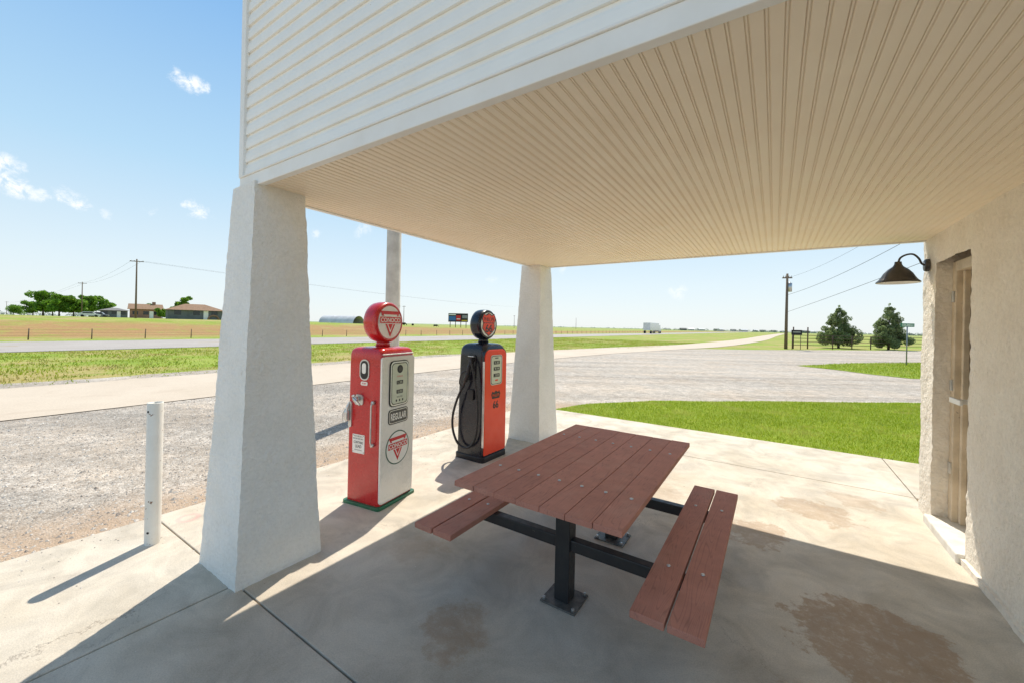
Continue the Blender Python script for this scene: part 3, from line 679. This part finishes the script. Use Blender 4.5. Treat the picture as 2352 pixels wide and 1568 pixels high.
for off in (-.8,.8):
    wire((A[0]+off*.5,A[1]+off*.8,gh(*A)+10.7),(B[0]+off*.5,B[1]+off*.8,gh(*B)+10.7),1.0,r=.012)
    wire((A[0]+off*.5,A[1]+off*.8,gh(*A)+10.7),E(1181,260,14),1.2,r=.012)
    wire((B[0]+off*.5,B[1]+off*.8,gh(*B)+10.7),E(14,300,11),2,r=.016)

def house(px,d,L,D,hw,hr,wall,roof,label,yaw=1.35,hip=True,chim=False):
    x,y=W(px,d); e=empty('house',(x,y,gh(x,y)),yaw); top(e,label,'house','houses across the highway')
    MB().box(-L/2,L/2,-D/2,D/2,-.3,hw,wall).obj('wall',e)
    o=.5; a=L/2-(D/2 if hip else -.3)
    R=MB().add([(-L/2-o,-D/2-o,hw),(L/2+o,-D/2-o,hw),(L/2+o,D/2+o,hw),(-L/2-o,D/2+o,hw),(-a,0,hw+hr),(a,0,hw+hr)],[(0,1,5,4),(1,2,5),(2,3,4,5),(3,0,4),(3,2,1,0)],roof).obj('roof',e)
    if chim: MB().box(L*.2,L*.2+.8,-.4,.4,hw,hw+hr+.7,'brick').obj('chimney',R)
    wn=MB().box(-.6,.6,-.03,.02,1.0,2.0,'glass').obj('window',e,loc=(-L*.33,-D/2,0)); copies(wn,e,[(0,-D/2,0),(L*.33,-D/2,0)])
    MB().box(L*.17-.45,L*.17+.45,-D/2-.03,-D/2+.02,0,2.05,'trim').obj('door',e)
    return e
h1=house(447,95,10.2,6.5,2.1,1.5,'greywall','roofb','low dark grey house with brown hip roof and round arch')
MB().tube([(3.2+1.0*math.cos(t*math.pi/10),-3.3,1.0*math.sin(t*math.pi/10)) for t in range(11)],.22,'roofb',8).obj('arch',h1)
house(334,120,7,6,2.6,1.6,'brick','roofb','brick house with brown gable roof and chimneys',hip=False,chim=True)
house(262,135,6.5,5,2.3,.9,'greywall','roofg','low grey outbuilding with flat pitched roof')
def car(px,d,mat,label,yaw):
    x,y=W(px,d); e=empty('parked_car',(x,y,gh(x,y)),yaw); top(e,label,'car','vehicles parked by the houses')
    side=[(-2.3,.35),(2.25,.35),(2.3,.75),(1.3,.95),(.75,1.5),(-1.2,1.52),(-1.9,1.0),(-2.3,.95)]
    MB().poly(((0,-.85,0),(1,0,0),(0,0,1),(0,-1,0)),side,-1.7,0,mat).obj('body',e,bevel=.08)
    MB().poly(((0,-.86,0),(1,0,0),(0,0,1),(0,-1,0)),[(-1.5,1.02),(1.0,1.02),(.65,1.42),(-1.15,1.44)],-1.72,0,'glass').obj('window',e)
    for a in (-1.4,1.4):
        for s in (-.88,.7): MB().cyl((a,s,.33),(a,s+.18,.33),.33,'rubber',n=18).obj('wheel',e)
car(205,118,'carw','white car parked on grass by trees',1.3); car(226,124,'carg','grey car parked near the brick house',1.2)

x,y=W(785,165); e=empty('quonset_hut',(x,y,gh(x,y)),math.radians(20)); top(e,'white corrugated arched hut with dark open end in field','hut')
vs=[];n=25
for i in range(61):
    xx=-8+16*i/60; rr_=3.6+(.05 if i%2 else 0)
    for j in range(n): a=math.pi*j/(n-1); vs.append((xx,rr_*1.1*math.cos(a),rr_*math.sin(a)))
fs=[(i*n+j,i*n+j+1,(i+1)*n+j+1,(i+1)*n+j) for i in range(60) for j in range(n-1)]
MB().add(vs,fs,'steelw',True).obj('roof',e)
MB().poly(((-7.6,0,0),(0,1,0),(0,0,1),(-1,0,0)),[(3.8*math.cos(math.pi*j/20),3.5*math.sin(math.pi*j/20)) for j in range(21)],0,.05,'dark').obj('open_end_shade',e)  # dark sheet stands in for the shade inside the open end
x,y=W(1052,150); e=empty('billboard',(x,y,gh(x,y)),math.radians(33)); top(e,'roadside billboard with black, red and blue panels on posts','billboard')
po=MB().cyl((0,0,-.1),(0,0,5.3),.14,'wood').obj('post',e,loc=(-3,.2,0)); copies(po,e,[(-1,.2,0),(1,.2,0),(3,.2,0)])
f=((0,0,0),(1,0,0),(0,0,1),(0,-1,0))
mb=MB().rr(f,0,3.9,7.4,3.2,.02,-.1,0,'dark').rr(f,-2.2,3.6,2.6,1.6,.02,0,.02,'bluep').rr(f,.1,3.8,1.7,2.0,.02,0,.02,'redmark').rr(f,2.5,4.3,2.0,1.2,.02,0,.02,'carg').rr(f,2.4,2.8,2.2,.5,.02,0,.02,'yellow').rr(f,-2.2,5.0,2.6,.4,.02,0,.02,'whitemark').rr(f,.1,3.4,1.3,.3,.02,0,.04,'whitemark')
mb.obj('panel',e)
x,y=W(1497,150); e=empty('semi_truck',(x,y,0),math.radians(90)); top(e,'white box trailer truck driving on the highway','truck')
MB().box(-7,6,-1.25,1.25,1.1,3.9,'carw').obj('trailer',e,bevel=.05)
MB().poly(((0,-1.2,0),(1,0,0),(0,0,1),(0,-1,0)),[(6.3,.6),(10,.6),(10,1.6),(8.9,1.8),(8.5,3.2),(6.3,3.3)],-2.4,0,'carw').obj('cab',e,bevel=.06)
for a in (-6,-4.8,6.9,9.2):
    for s in (-1.25,.95): MB().cyl((a,s,.5),(a,s+.3,.5),.5,'rubber',n=16).obj('wheel',e)
def cow(px,d,yaw):
    x,y=W(px,d); mb=MB()
    mb.tube([(-1.0,0,1.15),(-.8,0,1.1),(-.3,0,1.02),(.3,0,1.02),(.75,0,1.12),(1.0,0,1.15),(1.35,0,1.0),(1.6,0,.6),(1.75,0,.35)],[.12,.32,.38,.38,.34,.26,.18,.15,.08],'cowhide',10)
    for a in (-.75,.7):
        for s in (-.2,.2): mb.tube([(a,s,1.0),(a+(.06 if a<0 else 0),s,.65),(a-(.08 if a<0 else 0),s,.5),(a,s,0)],[.14,.09,.06,.06],'cowhide',7)
    mb.tube([(-1.08,0,1.2),(-1.15,0,.8),(-1.12,0,.5)],[.03,.02,.04],'cowhide',5)
    o=mb.obj('cow',loc=(x,y,gh(x,y)),rot=(0,0,yaw)); top(o,'black cow grazing in green pasture','cow','cattle grazing in the pasture')
cow(925,150,.3); cow(948,170,2.6); cow(1000,190,.2)
pm=None
for i in range(64):
    y=-8+i*3.2; x=-45.0+random.uniform(-.1,.1)
    if pm is None:
        o=MB().tube([(0,0,-.1),(0,0,.82)],[.04,.032],'wood',7).obj('fence_post'); pm=o.data
    else:
        o=bpy.data.objects.new('fence_post',pm); col.objects.link(o)
    o.location=(x,y,gh(x,y)); o.rotation_euler=(random.uniform(-.06,.06),random.uniform(-.06,.06),0)
    top(o,'weathered wooden fence post beside the highway','fence post','fence posts along the highway')
for z in (.3,.5,.72):
    o=MB().tube([(-45,-8,z-.05),(-45,194,z-.05)],.005,'wire',4).obj('fence_wire'); top(o,'thin wire strung along wooden fence posts','fence wire','wires of the highway fence')
a=Vector(W(1822,42.5)).to_3d(); b_=Vector(W(2330,49)).to_3d(); d=(b_-a); 
e=empty('pipe_fence',(a.x,a.y,-.03),math.atan2(d.y,d.x)); top(e,'rusty brown pipe rail fence with gate at field edge','fence'); Lg=d.length
po=MB().cyl((0,0,0),(0,0,1.45),.05,'rustpipe',n=8).obj('post',e); copies(po,e,[(i*2.6,0,0) for i in range(2,int(Lg/2.6)+1)])
ra=MB().cyl((0,0,0),(Lg,0,0),.028,'rustpipe',n=6).obj('rail',e,loc=(0,0,.4)); copies(ra,e,[(0,0,z) for z in (.75,1.1,1.42)])
gp_=MB().cyl((0,.0,0),(0,.0,2.3),.06,'rustpipe').obj('gate_post',e,loc=(.05,0,0)); copies(gp_,e,[(1.9,0,0)])
x,y=W(1830,41); e=empty('roadside_sign',(x,y,-.03),math.radians(25)); top(e,'small dark rectangular sign board on two posts','sign')
po=MB().cyl((0,0,0),(0,0,1.9),.03,'wood').obj('post',e,loc=(-.4,0,0)); copies(po,e,[(.4,0,0)])
f=((0,-.06,0),(1,0,0),(0,0,1),(0,-1,0)); MB().rr(f,0,1.72,1.0,.5,.03,-.03,0,'dark').rr(f,0,1.75,.7,.06,.01,0,.01,'dial').obj('panel',e)
x,y=W(2084,22.9); e=empty('street_sign',(x,y,-.03),math.radians(40)); top(e,'green street name sign on thin metal post','street sign')
MB().cyl((0,0,0),(0,0,2.25),.03,'carg',n=10).obj('post',e)
f=((0,-.02,0),(1,0,0),(0,0,1),(0,-1,0)); MB().rr(f,0,2.3,.9,.20,.02,-.008,0,'signg').text(f,'COLEMAN',0,2.3,.74,.12,.003,'whitemark',.03).obj('panel',e)

# ------------------------------------------------------------------ trees
def leafcloud(clumps,n,size,flat=.8):
    C=np.array([c[:3] for c in clumps]); R=np.array([c[3] for c in clumps]); pr=R**2/np.sum(R**2)
    k=rng.choice(len(C),n,p=pr); dv=rng.normal(size=(n,3)); dv/=np.linalg.norm(dv,axis=1)[:,None]
    rad=R[k]*rng.uniform(.35,1.12,n)**.5; p=C[k]+dv*rad[:,None]*np.array([1,1,flat])
    s=size*rng.uniform(.5,1.3,n); a=rng.normal(size=(n,3)); a/=np.linalg.norm(a,axis=1)[:,None]; b=np.cross(a,rng.normal(size=(n,3))); b/=np.linalg.norm(b,axis=1)[:,None]
    V=np.stack([p-a*s[:,None],p+a*s[:,None]*.6+b*s[:,None]*.6,p+a*s[:,None]*.6-b*s[:,None]*.6],1)
    return V.reshape(-1,3)
def tree(px,d,H,Wd,label,n=2600,seed=1,name='tree',leaf='leaf',grp='trees around the houses'):
    random.seed(seed); x,y=W(px,d); e=empty(name,(x,y,gh(x,y))); top(e,label,'tree',grp)
    mb=MB(); mb.tube([(0,0,-.1),(.1,0,H*.2),(0,.1,H*.4),(.1,0,H*.75)],[H*.03,H*.024,H*.018,H*.008],'trunk',9); cl_=[]
    for i in range(20):
        a=random.uniform(0,6.28); rr_=random.uniform(.1,.8)*Wd/2; z=H*random.uniform(.28,.88); q=(rr_*math.cos(a),rr_*math.sin(a),z)
        if i%2==0: mb.tube([(0,0,H*random.uniform(.15,.4)),(q[0]*.5,q[1]*.5,z*.75),q],[H*.014,H*.009,H*.004],'trunk',5)
        cl_.append((*q,Wd*random.uniform(.13,.24)))
    mb.obj('trunk',e); V=leafcloud(cl_,n,.20+H*.02,.75); c=tri_mesh('crown',V,leaf,None); c.parent=e
for i,(px,d,H,Wd) in enumerate([(98,135,9.0,6.5),(135,128,7.5,6),(168,132,6.5,5.5),(205,140,8.0,6),(243,138,6.2,5.5),(75,150,6,5.5),(415,130,7.8,5.5),(372,112,2.8,2.8),(345,140,5.0,4.5),(30,220,5,9),(120,150,7,7),(190,150,6.5,7)]):
    tree(px,d,H,Wd,'leafy green tree with spreading crown on the grass',4200,i+3)
def pine(px,d,H,Wd,seed):
    random.seed(seed); x,y=W(px,d); e=empty('pine_tree',(x,y,-.04)); top(e,'bushy blue-green pine tree behind pipe fence','pine tree','pine trees behind the pipe fence')
    mb=MB().tube([(0,0,-.1),(0,0,H*.95)],[.13,.03],'trunk',8); cl_=[]
    lob=[random.uniform(.75,1.2) for _ in range(9)]
    for i in range(180):
        t=random.random()**.95; z=H*(.05+.87*t); a=random.uniform(0,6.28); lb=lob[int(a/6.2832*9)%9]*random.uniform(.85,1.1)
        R=Wd/2*min(1,(1-t)**.62*1.05)*random.uniform(.4,1.12)*lb+.04
        q=(R*math.cos(a)*.85,R*math.sin(a)*.85,z+.22*R); cl_.append((*q,.13+.26*(1-t)))
        if i%5==0: mb.tube([(0,0,z-.1),q],[.03,.01],'trunk',4)
    for q in ((.0,0,.99),(.18,.1,.92),(-.15,-.1,.89)): cl_.append((q[0],q[1],H*q[2],.12))
    mb.obj('trunk',e)
    c=tri_mesh('crown',leafcloud(cl_,25000,.085,1.1),'needle',None); c.parent=e
pine(1927,47.5,5.0,3.9,5); pine(2042,46,5.2,4.1,9)
def treeline(name,pts,n,h):
    cl_=[]
    for i in range(n):
        t=random.random()*(len(pts)-1); k=int(t); f_=t-k; px=pts[k][0]*(1-f_)+pts[k+1][0]*f_; d=pts[k][1]*(1-f_)+pts[k+1][1]*f_
        x,y=W(px,d); r=h*random.uniform(.5,1.2); cl_.append((x,y,gh(x,y)+r*.4,r))
    tri_mesh(name,leafcloud(cl_,n*55,h*.16,.7),'farleaf')
random.seed(3)
treeline('far_tree_line',[(1520,800),(1700,700),(1900,620),(2120,560),(2300,520)],260,3.2)
treeline('far_tree_line',[(-80,420),(60,330),(230,420),(300,520)],60,3.0)
treeline('far_tree_line',[(1150,1100),(1350,1000),(1560,900)],90,2.4)
random.seed(11)
for i in range(14):
    px=1570+i*23+random.uniform(-8,8); d=random.uniform(600,850); x,y=W(px,d); L_=random.uniform(5,11)
    wm=random.choice(['whitewall','whitewall','steelw','greywall'])
    e=empty('far_building',(x,y,-.05),math.radians(random.uniform(10,50))); top(e,'small pale low building on the horizon','building','small buildings on the horizon')
    MB().box(-L_/2,L_/2,-4,4,0,2.8,wm).obj('wall',e)
    MB().add([(-L_/2-.4,-4.4,2.8),(L_/2+.4,-4.4,2.8),(L_/2+.4,4.4,2.8),(-L_/2-.4,4.4,2.8),(-L_/2-.4,0,4.4),(L_/2+.4,0,4.4)],[(0,1,5,4),(2,3,4,5),(3,0,4),(1,2,5)],random.choice(['roofg','steelw'])).obj('roof',e)

# ------------------------------------------------------------------ light
sd=Vector((.225,-.55,-1)).normalized()
ld=bpy.data.lights.new('sun','SUN'); ld.energy=5.0; ld.angle=math.radians(.5); ld.color=(1,.93,.81)
lo=bpy.data.objects.new('sun',ld); col.objects.link(lo); lo.rotation_euler=sd.to_track_quat('-Z','Y').to_euler(); lo.location=(0,0,20)
w=bpy.data.worlds.new('World'); scene.world=w; w.use_nodes=True; t=w.node_tree; bg=t.nodes['Background']
sk=t.nodes.new('ShaderNodeTexSky'); sk.sky_type='NISHITA'; sk.sun_disc=False; sk.sun_elevation=math.radians(59.3); sk.sun_rotation=math.radians(-22.3)
sk.air_density=1.0; sk.dust_density=.6; sk.ozone_density=1.2
tc=t.nodes.new('ShaderNodeTexCoord').outputs['Generated']
sz=t.nodes.new('ShaderNodeSeparateXYZ'); t.links.new(tc,sz.inputs[0])
K=8.2
grad=ramp(t,sz.outputs[2],[(0.0,(7.3/K,7.8/K,7.9/K)),(.10,(6.5/K,7.5/K,8.0/K)),(.30,(4.1/K,6.2/K,7.9/K)),(.60,(1.8/K,4.0/K,7.2/K)),(.80,(1.7/K,2.7/K,4.2/K)),(1.0,(1.6/K,2.1/K,3.0/K))])
gs=t.nodes.new('ShaderNodeVectorMath'); gs.operation='SCALE'; t.links.new(grad,gs.inputs[0]); gs.inputs['Scale'].default_value=K
base=mix(t,.86,sk.outputs[0],gs.outputs[0])
nn=t.nodes.new('ShaderNodeTexNoise'); nn.inputs['Scale'].default_value=13; nn.inputs['Detail'].default_value=9; nn.inputs['Roughness'].default_value=.72; t.links.new(tc,nn.inputs['Vector'])
vm=t.nodes.new('ShaderNodeVectorMath'); vm.operation='MULTIPLY_ADD'; t.links.new(nn.outputs['Color'],vm.inputs[0]); vm.inputs[1].default_value=(.09,.09,.045); vm.inputs[2].default_value=(-.045,-.045,-.0225)
ad=t.nodes.new('ShaderNodeVectorMath'); t.links.new(tc,ad.inputs[0]); t.links.new(vm.outputs[0],ad.inputs[1])
tot=None
def dirv(px,py):
    X=px-1176;Y=py-784; Xp=X+.022*Y; Yp=Y-.022*X; U=-(Yp+36); v=Vector((Xp*.8348-915*.5505,Xp*.5505+915*.8348,U)); return v.normalized()
for (px,py,r,k) in [(408,176,.010,.8),(432,190,.013,.95),(458,205,.010,.85),(12,384,.016,.9),(55,396,.010,.7),(12,418,.017,.95),(40,436,.017,.95),(72,448,.011,.7),(140,452,.014,.9),(172,464,.013,.9),(438,468,.010,.8),(464,488,.012,.9),(830,530,.018,.4),(722,542,.010,.5),(1560,672,.015,.5),(1300,622,.010,.3),(1130,645,.010,.3),(235,487,.008,.4),(344,484,.008,.35)]:
    dn=t.nodes.new('ShaderNodeVectorMath'); dn.operation='DISTANCE'; t.links.new(ad.outputs[0],dn.inputs[0]); dn.inputs[1].default_value=dirv(px,py)
    f=mrange(t,dn.outputs['Value'],r*.25,r*1.45,k,0); tot=f if tot is None else mth(t,'MAXIMUM',tot,f)
tex=mrange(t,noise_n(t,tc,48,8,.7,.6),.37,.58,0,1); tot=mth(t,'MULTIPLY',tot,tex)
c=mix(t,tot,base,(8.8,8.9,9.0))
t.links.new(c,bg.inputs[0]); bg.inputs[1].default_value=.125

# ------------------------------------------------------------------ camera
cd=bpy.data.cameras.new('camera'); cam=bpy.data.objects.new('camera',cd); col.objects.link(cam); scene.camera=cam
cd.lens=14.0; cd.sensor_width=36; cd.shift_y=-.0153; cd.clip_end=6000; cd.clip_start=.02
cam.matrix_world=Matrix.Translation((0,0,1.75))@Matrix.Rotation(math.radians(33.4),4,'Z')@Matrix.Rotation(math.radians(90),4,'X')@Matrix.Rotation(.022,4,'Z')
